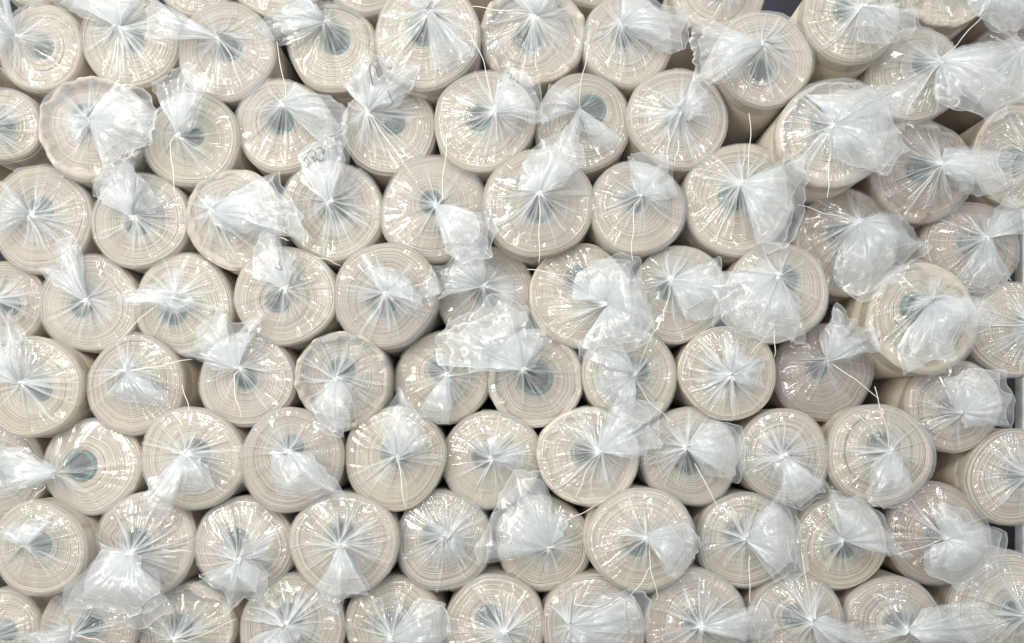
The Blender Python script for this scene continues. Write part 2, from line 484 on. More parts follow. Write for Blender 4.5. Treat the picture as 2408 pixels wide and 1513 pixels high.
R('fabric roll half covered by a large glossy pillow of film, fourth row', 1363, 692, 122, g=(1424, 716), k=(1362, 654), wavy=0.5,
  tail=[[(1356, 700), (1366, 650), (1400, 626), (1460, 608), (1494, 620), (1498, 680), (1524, 756), (1518, 800), (1460, 812), (1372, 800)]],
  ties=[[(1240, 634), (1290, 640), (1346, 650)]], p=0.05, pleats=40)
R('fabric roll with a leaf-shaped tail tip pointing up right, fourth row', 1598, 692, 113, g=(1577, 660), k=(1572, 674),
  tail=[[(1600, 650), (1640, 640), (1680, 608), (1686, 614), (1676, 640), (1690, 664), (1706, 708), (1680, 730), (1634, 746), (1604, 738), (1586, 690)]], ties=[[(1574, 698), (1548, 760), (1514, 833)]], p=0.03)
R('fabric roll with a broad folded apron of film spread down left, fourth row', 1826, 692, 122, g=(1826, 652), k=(1850, 658),
  tail=[[(1760, 640), (1690, 650), (1682, 672), (1700, 700), (1682, 758), (1740, 770), (1790, 790), (1840, 786), (1886, 796), (1880, 736), (1866, 690)]],
  ties=[[(1821, 777), (1824, 810), (1821, 840)]], p=0.05, pleats=48)
R('big baggy fabric roll with layered tail wings at the right, fourth row', 2168, 748, 131, g=(2185, 712), k=(2160, 720), wavy=1.0, lip=0.5, loose=1.0,
  tail=[[(2132, 738), (2160, 700), (2230, 690), (2292, 704), (2334, 740), (2290, 776), (2240, 780), (2236, 828), (2180, 836), (2128, 862), (2124, 800)]], p=0.10, pleats=34)
R('fabric roll cut by the right edge beside the baggy winged roll', 2385, 776, 112, g=(2430, 765), k=(2410, 770), wavy=0.5, tail=[[(2384, 772), (2390, 800), (2420, 820)]], p=0.0)
# --- fifth row
R('fabric roll at the left edge of the fifth row with tall veil of film', 76, 917, 119, g=(52, 902), k=(88, 914),
  tail=[[(-24, 900), (-10, 800), (6, 748), (24, 790), (38, 742), (56, 800), (60, 850)]], p=0.05)
R('loosely bagged fabric roll with tulip-shaped tail lying down right, fifth row', 320, 904, 117, g=(300, 874), k=(308, 894), wavy=0.6, loose=1.0,
  tail=[[(256, 928), (262, 905), (290, 890)], [(258, 926), (300, 934), (340, 940), (392, 948), (396, 928), (360, 894), (328, 878)]], ties=[[(337, 866), (395, 856), (453, 845)]], p=0.04, pleats=34)
R('fabric roll with shredded tail fanned up left over its neighbour, fifth row', 581, 896, 113, g=(563, 866), k=(576, 890),
  tail=[[(500, 858), (434, 836), (468, 822), (472, 782), (505, 768), (534, 730), (546, 770), (608, 752), (590, 790), (574, 816)]], ties=[[(550, 882), (555, 930), (568, 985)]], p=0.05)
R('fabric roll with rolled cloth rim and a tail hanging down like a sack, fifth row', 808, 893, 115, g=(797, 892), k=(800, 868), wavy=0.4, lip=1.0,
  tail=[[(762, 905), (742, 948), (752, 980), (774, 1006), (800, 1016), (816, 998), (828, 944), (822, 900)]], p=0.05, pleats=46)
R('fabric roll with a pleated skirt tail hanging straight down, fifth row', 1040, 890, 110, g=(1053, 882), k=(1030, 870),
  tail=[[(1030, 910), (1010, 940), (986, 964), (1020, 974), (1034, 990), (1057, 984), (1064, 926), (1066, 900)]], p=0.04, pleats=50)
R('fabric roll with a wide open teal core under a ballooning tail, fifth row', 1259, 896, 114, g=(1231, 868), k=(1263, 892), lip=0.8, wavy=0.3,
  tail=[[(1064, 862), (1045, 800), (1100, 760), (1170, 714), (1212, 728), (1240, 738), (1276, 780), (1282, 806), (1262, 846)]], p=0.05, dens=0.5)
R('fabric roll half veiled by milky film on its left side, fifth row', 1480, 886, 113, g=(1489, 882), k=(1500, 870),
  tail=[[(1466, 968), (1412, 920), (1404, 860), (1372, 846), (1366, 810), (1420, 806), (1470, 818), (1486, 845)], [(1440, 962), (1460, 990), (1490, 975), (1488, 930)]], ties=[[(1496, 900), (1535, 950), (1578, 994)]], p=0.04)
R('fabric roll with tight rings and a splayed star-shaped tail, fifth row', 1712, 878, 117, g=(1715, 885), k=(1698, 884),
  tail=[[(1712, 850), (1696, 808), (1700, 798), (1722, 800), (1730, 840), (1760, 846), (1795, 836), (1774, 858), (1795, 862), (1776, 880), (1784, 908), (1752, 914), (1728, 898)]],
  ties=[[(1766, 832), (1785, 808), (1812, 775)]], p=0.06, pleats=54, dens=1.2)
R('brownish fabric roll of loose swirled layers with a flame-like upright tail', 1940, 876, 118, g=(1942, 850), k=(1922, 866), wavy=1.0,
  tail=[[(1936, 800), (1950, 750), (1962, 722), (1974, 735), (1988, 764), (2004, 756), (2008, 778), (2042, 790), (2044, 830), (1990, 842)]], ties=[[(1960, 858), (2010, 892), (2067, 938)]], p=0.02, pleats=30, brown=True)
R('fabric roll near the steel post with a ragged cauliflower tail, fifth row', 2242, 955, 110, g=(2256, 970), k=(2238, 960), wavy=0.5,
  tail=[[(2236, 950), (2222, 900), (2250, 892), (2270, 874), (2310, 880), (2352, 884), (2356, 918), (2376, 940), (2358, 970), (2366, 1002), (2310, 998), (2272, 1000)]], ties=[[(2240, 976), (2210, 982), (2166, 990)]], p=0.03)
# --- sixth row
R('fabric roll cut by the left edge under a milky tail, sixth row', -8, 1108, 114, g=(-20, 1100), p=-0.02)
R('fabric roll with teal core bared and tail pulled flat to the left edge', 216, 1096, 119, g=(136, 1108), k=(186, 1096),
  tail=[[(110, 1094), (60, 1062), (-10, 1050), (-20, 1110), (-12, 1160), (60, 1150), (110, 1136)]], ties=[[(106, 1144), (90, 1164), (68, 1182)]], p=0.04, dens=0.5, pleats=30, loose=0.9)
R('fabric roll whose cup-shaped tail spills into a sheet down left, sixth row', 452, 1076, 121, g=(441, 1068), k=(462, 1066),
  tail=[[(400, 1096), (360, 1140), (345, 1198), (405, 1200), (430, 1150), (480, 1146), (498, 1130), (480, 1092)]], ties=[[(447, 1000), (440, 945), (428, 905)]], p=0.06, pleats=52)
R('fabric roll with a shark-fin tail pointing down right, sixth row', 685, 1081, 123, g=(682, 1064), k=(686, 1052),
  tail=[[(640, 1060), (648, 1110), (654, 1148), (716, 1158), (760, 1152), (808, 1160), (778, 1118), (750, 1090), (722, 1066)]], p=0.07, pleats=56)
R('fabric roll with a shuttlecock tail pointing straight up, sixth row', 928, 1076, 119, g=(938, 1075), k=(930, 1066),
  tail=[[(904, 1030), (896, 1006), (926, 960), (938, 922), (958, 962), (992, 1000), (1000, 1044), (970, 1070)]], ties=[[(936, 1082), (944, 1140), (955, 1198)]], p=0.05, pleats=46)
R('fabric roll with a small frosty knot left of a sparkling crumple, sixth row', 1157, 1079, 116, g=(1158, 1078), k=(1136, 1076),
  tail=[[(1150, 1040), (1166, 1030), (1176, 1056), (1236, 1044), (1230, 1068), (1222, 1096), (1172, 1100)]], p=0.05, pleats=54)
R('wavy-layered fabric roll with a plume tail blown up right, sixth row', 1385, 1070, 119, g=(1408, 1060), k=(1376, 1068), wavy=0.8, lip=0.3,
  tail=[[(1412, 1012), (1440, 970), (1490, 950), (1544, 964), (1530, 1010), (1548, 1052), (1500, 1068), (1440, 1070)]], ties=[[(1402, 1076), (1372, 1120), (1353, 1173)]], p=0.06)
R('fabric roll with a broad paddle-shaped tail covering its right half, sixth row', 1621, 1071, 119, g=(1611, 1053), k=(1620, 1090),
  tail=[[(1640, 1010), (1680, 998), (1724, 1010), (1738, 1064), (1722, 1128), (1680, 1108), (1640, 1078)], [(1602, 1066), (1584, 1072), (1586, 1090), (1600, 1086)]], ties=[[(1634, 1090), (1662, 1140), (1690, 1200)]], p=0.06, pleats=50)
R('fabric roll with a robe-like tail draped down right, sixth row', 1845, 1072, 109, g=(1838, 1072), k=(1840, 1066),
  tail=[[(1826, 1090), (1834, 1172), (1878, 1186), (1905, 1162), (1940, 1158), (1952, 1150), (1914, 1114), (1870, 1078)]], p=0.05, pleats=54)
R('large fabric roll with round teal core seen over an apron tail, sixth row', 2070, 1070, 123, g=(2090, 1062), k=(2072, 1046),
  tail=[[(2056, 1086), (2048, 1110), (2038, 1164), (2070, 1182), (2128, 1172), (2140, 1142), (2122, 1082)]], ties=[[(2090, 1055), (2084, 1000), (2057, 909)]], p=0.07, pleats=48)
R('fabric roll cut by the right edge beside a dark gap, sixth row', 2388, 1126, 116, g=(2406, 1118), k=(2400, 1120), tail=[[(2420, 1060), (2450, 1100), (2440, 1170)]], p=0.03)
# --- seventh row
R('fabric roll at the left edge with a frosty cauliflower knot, seventh row', 96, 1296, 116, g=(68, 1282), k=(88, 1282),
  tail=[[(52, 1286), (8, 1262), (34, 1232), (60, 1228), (90, 1230), (120, 1236), (84, 1268)]], p=0.06, pleats=40)
R('fabric roll with strongly rippled layers and a long blanket tail down left', 338, 1276, 120, g=(310, 1300), k=(322, 1274), wavy=1.2, lip=0.3,
  tail=[[(250, 1290), (218, 1330), (176, 1374), (162, 1426), (250, 1440), (338, 1458), (402, 1420), (384, 1386), (362, 1352), (332, 1318)]], ties=[[(381, 1293), (420, 1294), (453, 1299)]], p=0.04)
R('fabric roll with a moth-wing tail hanging over the roll below, seventh row', 575, 1286, 115, g=(569, 1312), k=(556, 1270), wavy=0.6,
  tail=[[(520, 1340), (472, 1362), (530, 1394), (540, 1440), (572, 1396), (624, 1402), (626, 1346), (596, 1316)], [(598, 1300), (640, 1252), (625, 1300)]], p=0.05)
R('fabric roll with a neat pleated fan tail hanging straight down, seventh row', 806, 1278, 124, g=(807, 1280), k=(804, 1256),
  tail=[[(786, 1312), (744, 1380), (768, 1408), (800, 1422), (814, 1388), (864, 1384), (846, 1340), (824, 1306)]], p=0.07, pleats=60)
R('fabric roll with a small bow-tie knot of film on its centre, seventh row', 1041, 1274, 113, g=(1048, 1264), k=(1022, 1262),
  tail=[[(1036, 1244), (996, 1216), (1010, 1212), (1050, 1246), (1090, 1254), (1084, 1276), (1090, 1300), (1066, 1310), (1020, 1316), (1026, 1284)]], p=0.06, pleats=56)
R('fabric roll mostly hidden behind a big crackled film tail, seventh row', 1277, 1282, 112, g=(1290, 1288), k=(1280, 1282),
  tail=[[(1326, 1244), (1324, 1214), (1294, 1190), (1280, 1122), (1212, 1130), (1186, 1172), (1166, 1230), (1142, 1278), (1140, 1320), (1178, 1320), (1230, 1304)]], ties=[[(1326, 1228), (1375, 1203), (1426, 1173)]], p=0.01)
R('fabric roll with a brown card scrap beside its core and right-pointing tail', 1510, 1270, 126, g=(1518, 1262), k=(1498, 1280),
  tail=[[(1560, 1234), (1608, 1230), (1634, 1274), (1618, 1308), (1582, 1354), (1556, 1332), (1542, 1300)]],
  ties=[[(1527, 1299), (1536, 1360), (1547, 1408)], [(1530, 1333), (1508, 1368), (1482, 1404)]], p=0.07, pleats=52, card=(1479, 1272))
R('fabric roll with a pale ring round its core and a sparkling tail on the right', 1754, 1272, 114, g=(1750, 1266), k=(1738, 1260), wavy=0.4,
  tail=[[(1770, 1230), (1788, 1204), (1832, 1150), (1836, 1180), (1856, 1206), (1868, 1270), (1886, 1326), (1838, 1364), (1804, 1326), (1776, 1296)]], ties=[[(1763, 1306), (1760, 1360), (1764, 1420)]], p=0.05)
R('fabric roll with a jagged crown-like tail rising right, seventh row', 1973, 1279, 110, g=(1976, 1268), k=(1986, 1288),
  tail=[[(1950, 1220), (1952, 1156), (1990, 1180), (2010, 1172), (2050, 1206), (2078, 1256), (2118, 1306), (2086, 1306), (2030, 1276)]], p=0.05, pleats=54)
R('dim fabric roll behind clear film with an angular tail by the dark gap at right', 2208, 1256, 124, g=(2222, 1265), k=(2204, 1256), wavy=0.6, loose=0.9,
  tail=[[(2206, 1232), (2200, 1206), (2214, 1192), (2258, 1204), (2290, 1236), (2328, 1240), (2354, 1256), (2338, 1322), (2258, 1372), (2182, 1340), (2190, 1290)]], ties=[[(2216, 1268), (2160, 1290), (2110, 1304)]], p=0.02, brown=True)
# --- eighth row
R('fabric roll in the bottom left corner, cut by two edges', 0, 1482, 95, g=(-30, 1500), p=0.0)
R('fabric roll cut by the bottom edge, its tail trailing into the lower left corner', 205, 1468, 114, g=(180, 1486), k=(208, 1470),
  tail=[[(150, 1470), (60, 1496), (70, 1530), (150, 1530)]], ties=[[(185, 1494), (215, 1502), (250, 1514)]], p=0.03)
R('fabric roll with crumpled cloth rim cut by the bottom edge, tie slanting up right', 438, 1482, 111, g=(414, 1500), k=(418, 1478), lip=0.7, wavy=0.5, ties=[[(438, 1508), (500, 1482), (554, 1456)]], p=0.0)
R('fabric roll cut by the bottom edge below the pleated fan tail', 684, 1475, 124, g=(678, 1468), k=(680, 1452), tail=[[(600, 1500), (610, 1550), (690, 1550), (700, 1500)]], p=0.04, pleats=54)
R('wavy fabric roll cut by the bottom edge with teal core and tail rising right', 931, 1474, 116, g=(922, 1496), k=(912, 1470), wavy=0.9,
  tail=[[(950, 1450), (980, 1418), (1036, 1428), (1046, 1490), (1010, 1540), (950, 1540)]], p=0.03)
R('fabric roll with pale rings cut by the bottom edge, right of the wavy one', 1164, 1468, 116, g=(1186, 1486), k=(1150, 1452), tail=[[(1150, 1500), (1140, 1540), (1220, 1545), (1214, 1506)]], p=0.05, pleats=50)
R('fabric roll under a heap of faceted film at the bottom edge', 1396, 1474, 119, g=(1340, 1468), k=(1390, 1470), wavy=0.6,
  tail=[[(1366, 1430), (1412, 1406), (1474, 1390), (1502, 1408), (1516, 1462), (1460, 1504), (1400, 1530), (1332, 1510)]], ties=[[(1350, 1420), (1400, 1432), (1440, 1412)]], p=0.05)
R('large fabric roll at the bottom edge with a trumpet tail pointing right', 1637, 1467, 124, g=(1644, 1472), k=(1640, 1464),
  tail=[[(1690, 1448), (1776, 1422), (1800, 1458), (1788, 1510), (1700, 1504)]], p=0.05, pleats=54)
R('fabric roll at the bottom edge under a tie curving upward, tail sliding right', 1875, 1468, 113, g=(1905, 1458), k=(1870, 1450),
  tail=[[(1940, 1450), (1990, 1466), (2042, 1492), (2060, 1540), (1930, 1530)]], ties=[[(1905, 1450), (1903, 1390), (1885, 1300)]], p=0.05, pleats=52)
R('fabric roll at the bottom edge with a wide smooth tail lying to the right', 2095, 1468, 113, g=(2130, 1480), k=(2110, 1466), wavy=0.5,
  tail=[[(2160, 1440), (2220, 1424), (2278, 1424), (2338, 1464), (2312, 1512), (2200, 1524), (2150, 1510)]], p=0.05)
R('fabric roll in the bottom right corner, cut by the right edge', 2360, 1426, 127, g=(2402, 1446), k=(2390, 1440), p=0.03)


# ------------------------------------------------------------------ depth and packing
rs0 = np.random.RandomState(5)
for q in ROLLS:
    if q['p'] is None:
        q['p'] = rs0.uniform(-0.03, 0.03)
    q['r'] *= 1.03 if q['cx'] < 1500 else 1.015
    q['p'] += rs0.uniform(-0.022, 0.022)
    q['dens'] *= rs0.uniform(0.55, 1.25)
    q['Y'] = D0 - q['p']
    q['X'], q['Z'] = world(q['cx'], q['cy'], q['Y'])
    q['R'] = q['r'] / F * q['Y']
for it in range(60):
    for i, a in enumerate(ROLLS):
        for b_ in ROLLS[i + 1:]:
            dx, dz = b_['X'] - a['X'], b_['Z'] - a['Z']
            d = math.hypot(dx, dz)
            ov = (a['R'] + b_['R']) * 0.935 - d
            if ov > 0:
                ux, uz = dx / d, dz / d
                s = ov * 0.16
                a['X'] -= ux * s; a['Z'] -= uz * s
                b_['X'] += ux * s; b_['Z'] += uz * s
                a['R'] -= ov * 0.09
                b_['R'] -= ov * 0.09
for q in ROLLS:
    q['pcx'] = q['X'] / q['Y'] * F + VX
    q['pcy'] = VY - q['Z'] / q['Y'] * F
    q['pr'] = q['R'] / q['Y'] * F

AX = np.array([q['X'] for q in ROLLS]); AZ = np.array([q['Z'] for q in ROLLS])
AR = np.array([q['R'] for q in ROLLS]); AY = np.array([q['Y'] for q in ROLLS])


def front_limit(x, z):
    """depth of the nearest roll end at world (x, z); large where there is none"""
    d = np.hypot(x[..., None] - AX, z[..., None] - AZ)
    y = np.where(d < AR * 1.06, AY, 9.0)
    return y.min(-1)


ROLL_LEN = 1.15
NT, NR = 112, 44


def build_fabric(q, rs, root):
    Rr = q['R']
    kx, kz = q['koff']
    rc = q['rc']
    th = np.arange(NT) / NT * 2 * math.pi
    t = np.linspace(0, 1, NR)
    TH, T = np.meshgrid(th, t, indexing='ij')
    wob = np.zeros_like(TH)
    for m in range(2, 15):
        wob += rs.normal() / m ** 0.55 * np.sin(m * TH + rs.uniform(0, 6) + rs.uniform(-2, 2) * T)
    wob *= 0.42
    out_r = 1 + 0.024 * np.sin(2 * TH + rs.uniform(0, 6)) + 0.016 * np.sin(3 * TH + rs.uniform(0, 6)) + 0.009 * np.sin(5 * TH + rs.uniform(0, 6)) + (0.006 + 0.007 * q['wavy'] + 0.008 * q['lip']) * wob
    q['outline'] = (th, out_r[:, -1].copy())
    env = np.sin(np.pi * np.clip(T, 0, 1)) ** 0.7
    Td = np.clip(T + env * q['wavy'] * 0.062 * wob, 0, 1)
    cxr = kx + rc * np.cos(TH); czr = kz + rc * np.sin(TH)
    ox = Rr * out_r * np.cos(TH); oz = Rr * out_r * np.sin(TH)
    x = cxr + (ox - cxr) * Td
    z = czr + (oz - czr) * Td
    # telescoped layers
    ctrl = np.cumsum(rs.normal(0, 0.0014 + 0.0022 * q['wavy'], 12)); ctrl -= ctrl.mean()
    prof = np.interp(t, np.linspace(0, 1, 12), ctrl) + rs.normal(0, 0.0014, NR) - 0.004 * (rs.uniform(0, 1, NR) < 0.09)
    o = np.broadcast_to(prof, TH.shape).copy()
    o += q['wavy'] * 0.006 * wob * env
    o -= 0.010 * smoothstep(0.12, 0.0, T)
    ruf = sum(rs.normal() * np.sin(m * TH + rs.uniform(0, 6)) for m in range(11, 27)) * 0.28
    if q['lip'] > 0:
        edge = 0.80 + 0.075 * wob + 0.022 * ruf
        o += q['lip'] * 0.0035 * ruf * smoothstep(0.72, 0.9, T)
        o += q['lip'] * 0.020 * (1 + 0.45 * np.sin(4 * TH + rs.uniform(0, 6)) * np.sin(7 * TH + rs.uniform(0, 6))) * smoothstep(edge - 0.035, edge + 0.01, T) - q['lip'] * 0.017
    o -= 0.008 * smoothstep(0.9, 1.0, T) ** 2 * (1 + 0.5 * wob)
    y = -o
    layer = T * (Rr / 0.1) + q['wavy'] * 0.008 * wob
    sd = np.zeros_like(T)
    # side of the roll
    sdep = np.array([0.006, 0.02, 0.06, 0.14, 0.3, 0.6, ROLL_LEN])
    TH2, S = np.meshgrid(th, sdep, indexing='ij')
    lump = 1 + 0.012 * np.sin(2 * TH2 + 3 * S + rs.uniform(0, 6)) * smoothstep(0, 0.1, S)
    rr = (Rr * out_r[:, -1:]) * 1.002 * lump
    x = np.concatenate([x, rr * np.cos(TH2)], 1)
    z = np.concatenate([z, rr * np.sin(TH2)], 1)
    y = np.concatenate([y, S + y[:, -1:]], 1)
    layer = np.concatenate([layer, np.full_like(S, 1.0)], 1)
    sdm = np.ones_like(S); sdm[:, 0] = 0.8
    sd[:, -1] = 0.5; sd[:, -2] = 0.2
    if q['lip'] > 0:
        sd = np.maximum(sd, smoothstep(edge - 0.02, edge + 0.01, T) * 0.9)
    sd = np.concatenate([sd, sdm], 1)
    nv = x.shape[1]
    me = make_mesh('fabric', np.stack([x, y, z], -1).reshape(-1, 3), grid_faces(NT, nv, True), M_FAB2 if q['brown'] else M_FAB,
                   {'layer': layer, 'side': sd})
    link('fabric', me, root)
    q['omax'] = float(np.percentile(o, 92))


def build_core(q, rs, root):
    n = 40
    th = np.arange(n) / n * 2 * math.pi
    ro, ri = q['rc'] * 1.03, q['rc'] * 0.86
    prof = [(ro, 0.05), (ro, 0.003), (ro * 0.97, 0.001), (ri * 1.02, 0.0015), (ri, 0.004), (ri * 0.99, 0.03), (ri * 0.98, 0.10), (0.002, 0.104)]
    pr = np.array(prof)
    ov = 1 + 0.05 * np.sin(2 * th + rs.uniform(0, 6))
    x = q['koff'][0] + (pr[None, :, 0] * ov[:, None]) * np.cos(th)[:, None]
    z = q['koff'][1] + (pr[None, :, 0] * ov[:, None]) * np.sin(th)[:, None]
    y = np.broadcast_to(pr[None, :, 1], x.shape) + 0.002
    me = make_mesh('core_tube', np.stack([x, y, z], -1).reshape(-1, 3), grid_faces(n, len(prof), True), M_CORE)
    link('core_tube', me, root)


CT, CR = 352, 36


def build_bag(q, rs, root):
    Rr = q['R']
    gx, gz, gh = q['goff']
    th = np.arange(CT) / CT
    v = np.linspace(0, 1, CR) ** 0.92
    TH, V = np.meshgrid(th, v, indexing='ij')
    ang = TH * 2 * math.pi
    f1 = fold_profile(rs, th, q['pleats'])
    f2 = fold_profile(rs, th, int(q['pleats'] * 2.2))
    f3 = fold_profile(rs, th, int(q['pleats'] * 0.45))
    loose = fold_profile(rs, th, 11) * 0.5 + 0.5
    rim = Rr * np.interp(th * 2 * math.pi, np.append(q['outline'][0], 2 * math.pi), np.append(q['outline'][1], q['outline'][1][0])) * (1.004 + 0.010 * loose + 0.05 * q['loose'] * smoothstep(0.55, 1.0, loose))
    twist = rs.uniform(-1.3, 1.3)
    a2 = ang + twist * V ** 2.5
    rx = rim[:, None] * np.cos(ang); rz = rim[:, None] * np.sin(ang)
    nk = (0.0042 + 0.0012 * fold_profile(rs, th, 9)[:, None]) * (1 - 0.75 * smoothstep(0.955, 1.0, V))
    qx = gx + nk * np.cos(a2); qz = gz + nk * np.sin(a2)
    VN = np.minimum(V / 0.94, 1.0)
    x = rx + (qx - rx) * VN
    z = rz + (qz - rz) * VN
    loc_r = np.hypot(x - gx, z - gz)
    wdt = 2 * math.pi * loc_r / q['pleats']
    amp = np.minimum(0.30 * wdt, 0.0034) * smoothstep(0.0, 0.35, V)
    pp = f1[:, None] * 0.75 + f2[:, None] * 0.45 * smoothstep(0.25, 0.7, V) + f3[:, None] * 0.5
    fade = 0.55 + 0.45 * np.sin(6.28 * (TH * rs.randint(3, 7) + V * rs.uniform(0.5, 1.4)) + rs.uniform(0, 6))
    o = q['omax'] + 0.0045 + gh * (0.66 * np.minimum(V / 0.94, 1) + 0.34 * np.minimum(V / 0.94, 1) ** 3.5) + 0.013 * smoothstep(0.93, 1.0, V)
    o = o - (q['omax'] + 0.008) * (1 - smoothstep(0.0, 0.07, V))
    o += amp * pp * (0.45 + 0.55 * fade)
    o += 0.0007 * crumple(rs, x, z, 0.06) * smoothstep(0.03, 0.2, V) * smoothstep(1.0, 0.7, V)
    o += 0.0007 * f2[:, None] * np.exp(-((V - 0.12) / 0.09) ** 2)
    lay = 1.7 + 0.9 * np.clip(f3, -0.5, 1)[:, None] * V + 0.5 * np.clip(f1, 0, 1)[:, None] * V
    # sharp folds of doubled film running from the knot towards the rim
    nf = int(q['pleats'] * rs.uniform(1.0, 1.9))
    for k in range(nf):
        t0 = rs.uniform(0, 1)
        drift = rs.normal(0, 0.026); sw = rs.normal(0, 0.05)
        reach = rs.uniform(-0.35, 0.5)
        wd = rs.uniform(0.0016, 0.0046)
        dt = TH - t0 - drift * (1 - V) - sw * V * (1 - V)
        dt = (dt - np.round(dt)) * 2 * math.pi
        d = np.abs(dt) * loc_r
        pr = np.clip(1 - d / (wd * (0.8 + 0.5 * V)), 0, 1)
        pr = pr * pr * (3 - 2 * pr)
        on = smoothstep(reach - 0.05, reach + 0.22, V)
        o += rs.uniform(0.0014, 0.0044) * pr * on * smoothstep(1.0, 0.85, V)
        lay += q['dens'] * rs.uniform(0.3, 1.0) ** 2 * 6.5 * pr * on * (0.4 + 0.6 * V)
    # wedges where the film lies double
    for k in range(rs.randint(6, 10)):
        t0 = rs.uniform(0, 1); hw = rs.uniform(0.012, 0.05)
        dt = TH - t0 - 0.02 * rs.normal() * V
        dt = np.abs(dt - np.round(dt))
        on = smoothstep(hw, hw * 0.86, dt) * smoothstep(rs.uniform(-0.1, 0.5), 0.75, V)
        lay += q['dens'] * rs.uniform(0.7, 2.4) * on
    lay += q['dens'] * np.clip(1.15 * (0.038 / np.maximum(loc_r, 0.003)) ** 1.25, 0, 12) * (0.55 + 0.6 * np.clip(f1 * 0.6 + f2 * 0.6, 0, 1)[:, None]) * smoothstep(0.15, 0.6, V)
    lay += 1.3 * np.exp(-((V - 0.03) / 0.035) ** 2) * (0.3 + loose[:, None])
    y = -o
    # skirt along the side
    sk = np.array([0.004, 0.011, 0.022, 0.04])
    sx = []; sy = []; sz = []; sl = []
    for i, s_ in enumerate(sk):
        bl = (0.97, 0.9, 0.8, 0.7)[i]
        rr = Rr * 1.006 + (rim - Rr * 1.006) * bl
        sx.append(rr * np.cos(ang[:, 0])); sz.append(rr * np.sin(ang[:, 0])); sy.append(y[:, 0] + s_)
        sl.append(np.full(CT, 0.5))
    sx, sy, sz, sl = [np.stack(a[::-1], 1) for a in (sx, sy, sz, sl)]
    x = np.concatenate([sx, x], 1); y = np.concatenate([sy, y], 1); z = np.concatenate([sz, z], 1); lay = np.concatenate([sl, lay], 1)
    me = make_mesh('plastic_bag', np.stack([x, y, z], -1).reshape(-1, 3), grid_faces(CT, x.shape[1], True), M_BAG, {'layers': lay})
    return link('plastic_bag', me, root)


def build_tails(q, rs, bag):
    if not q['tail']:
        return None
    Yg = q['Y'] - q['omax'] - q['goff'][2] - 0.013
    G = np.array(q['goff'][:2]) + np.array([q['X'], q['Z']])
    VS, QS, LS = [], [], []
    base = 0
    for ti, rim in enumerate(q['tail']):
        rim = np.array(rim, float)
        length = np.mean(np.hypot(rim[:, 0] - q['g'][0], rim[:, 1] - q['g'][1])) / F * D0
        for layer in range(3):
            nu = 46; nv = 30
            u = np.linspace(0, 1, nu); v = np.linspace(0, 1, nv)
            seg = np.concatenate([[0], np.cumsum(np.hypot(*np.diff(rim, axis=0).T))]); seg /= seg[-1]
            jit = rs.normal(0, 3.0, rim.shape) * (1 + layer * 1.2)
            rm = rim + jit * (0 if layer == 0 else 1)
            rx = np.interp(u, seg, rm[:, 0]); rz = np.interp(u, seg, rm[:, 1])
            sc_ = (1.12, 1.02, 0.76)[layer] * (1 + 0.05 * fold_profile(rs, u, 17, False) + 0.03 * fold_profile(rs, u, 9, False))
            rx = q['g'][0] + (rx - q['g'][0]) * sc_; rz = q['g'][1] + (rz - q['g'][1]) * sc_
            rimY = Yg - 0.002 + (0.010, 0.022, -0.004)[layer] - rs.uniform(-0.006, 0.012)
            wx, wz = world(rx, rz, rimY)
            U, V = np.meshgrid(u, v, indexing='ij')
            d = np.stack([wx - G[0], wz - G[1]], -1)
            mid = d.mean(0); mid /= np.hypot(*mid) + 1e-9
            perp = np.array([-mid[1], mid[0]])
            if np.dot(d[-1] - d[0], perp) < 0:
                perp = -perp
            s0 = G[None] + perp[None] * ((u - 0.5) * 0.009)[:, None]
            Vp = V ** rs.uniform(0.9, 1.15)
            X = s0[:, None, 0] + (wx - s0[:, 0])[:, None] * Vp
            Z = s0[:, None, 1] + (wz - s0[:, 1])[:, None] * Vp
            f1 = fold_profile(rs, u, 12, False)[:, None]; f2 = fold_profile(rs, u, 26, False)[:, None]
            span = np.hypot(wx[-1] - wx[0], wz[-1] - wz[0]) + 0.03
            ampl = np.minimum(0.009, span * 0.065)
            o = ampl * (f1 * 0.8 * np.minimum(1, 1.5 * V ** 0.6) + f2 * 0.28 * (1 - 0.6 * V))
            o += (0.0065, 0.006, 0.005)[layer] * crumple(rs, X, Z, 0.08) * V
            o += 0.0008 * crumple(rs, X, Z, 0.035) * np.minimum(1, V * 2)
            bul = min(0.035, 0.18 * span + 0.12 * length)
            o += (1, -0.25, 1.25)[layer] * bul * np.sin(np.pi * U) ** 0.8 * np.sin(np.pi * np.clip(V * 0.86, 0, 1)) * 0.8
            Y = Yg + (rimY - Yg) * V - o
            # lies over the rolls, never inside them
            lim = front_limit(X, Z) - 0.016 + 0.004 * layer - 0.004 * f2
            lim = np.where(V < 0.12, 9.0, lim)
            Y = np.minimum(Y, lim)
            # in-plane crumpling keeps the outline irregular
            X = X + 0.004 * crumple(rs, X, Z, 0.05) * V
            Z = Z + 0.004 * crumple(rs, X, Z, 0.05) * V
            lay = 1.5 + 5.0 * (1 - V) ** 2.0 + 1.3 * np.clip(f2, 0, 1) * (1 - 0.55 * V) + 0.9 * np.clip(f1, 0, 1)
            edge = np.maximum(smoothstep(0.965, 1.0, V), np.maximum(smoothstep(0.025, 0.0, U), smoothstep(0.975, 1.0, U)) * smoothstep(0, 0.3, V))
            lay = lay + 3.4 * edge
            VS.append(np.stack([X, Y, Z], -1).reshape(-1, 3)); QS.append(grid_faces(nu, nv, False, base)); LS.append(lay.ravel())
            base += nu * nv
    V_ = np.concatenate(VS)
    loc = V_ - np.array([q['X'], q['Y'], q['Z']])
    me = make_mesh('bag_tail', loc, np.concatenate(QS), M_TAIL, {'layers': np.concatenate(LS)})
    link('bag_tail', me, bag)
    return V_


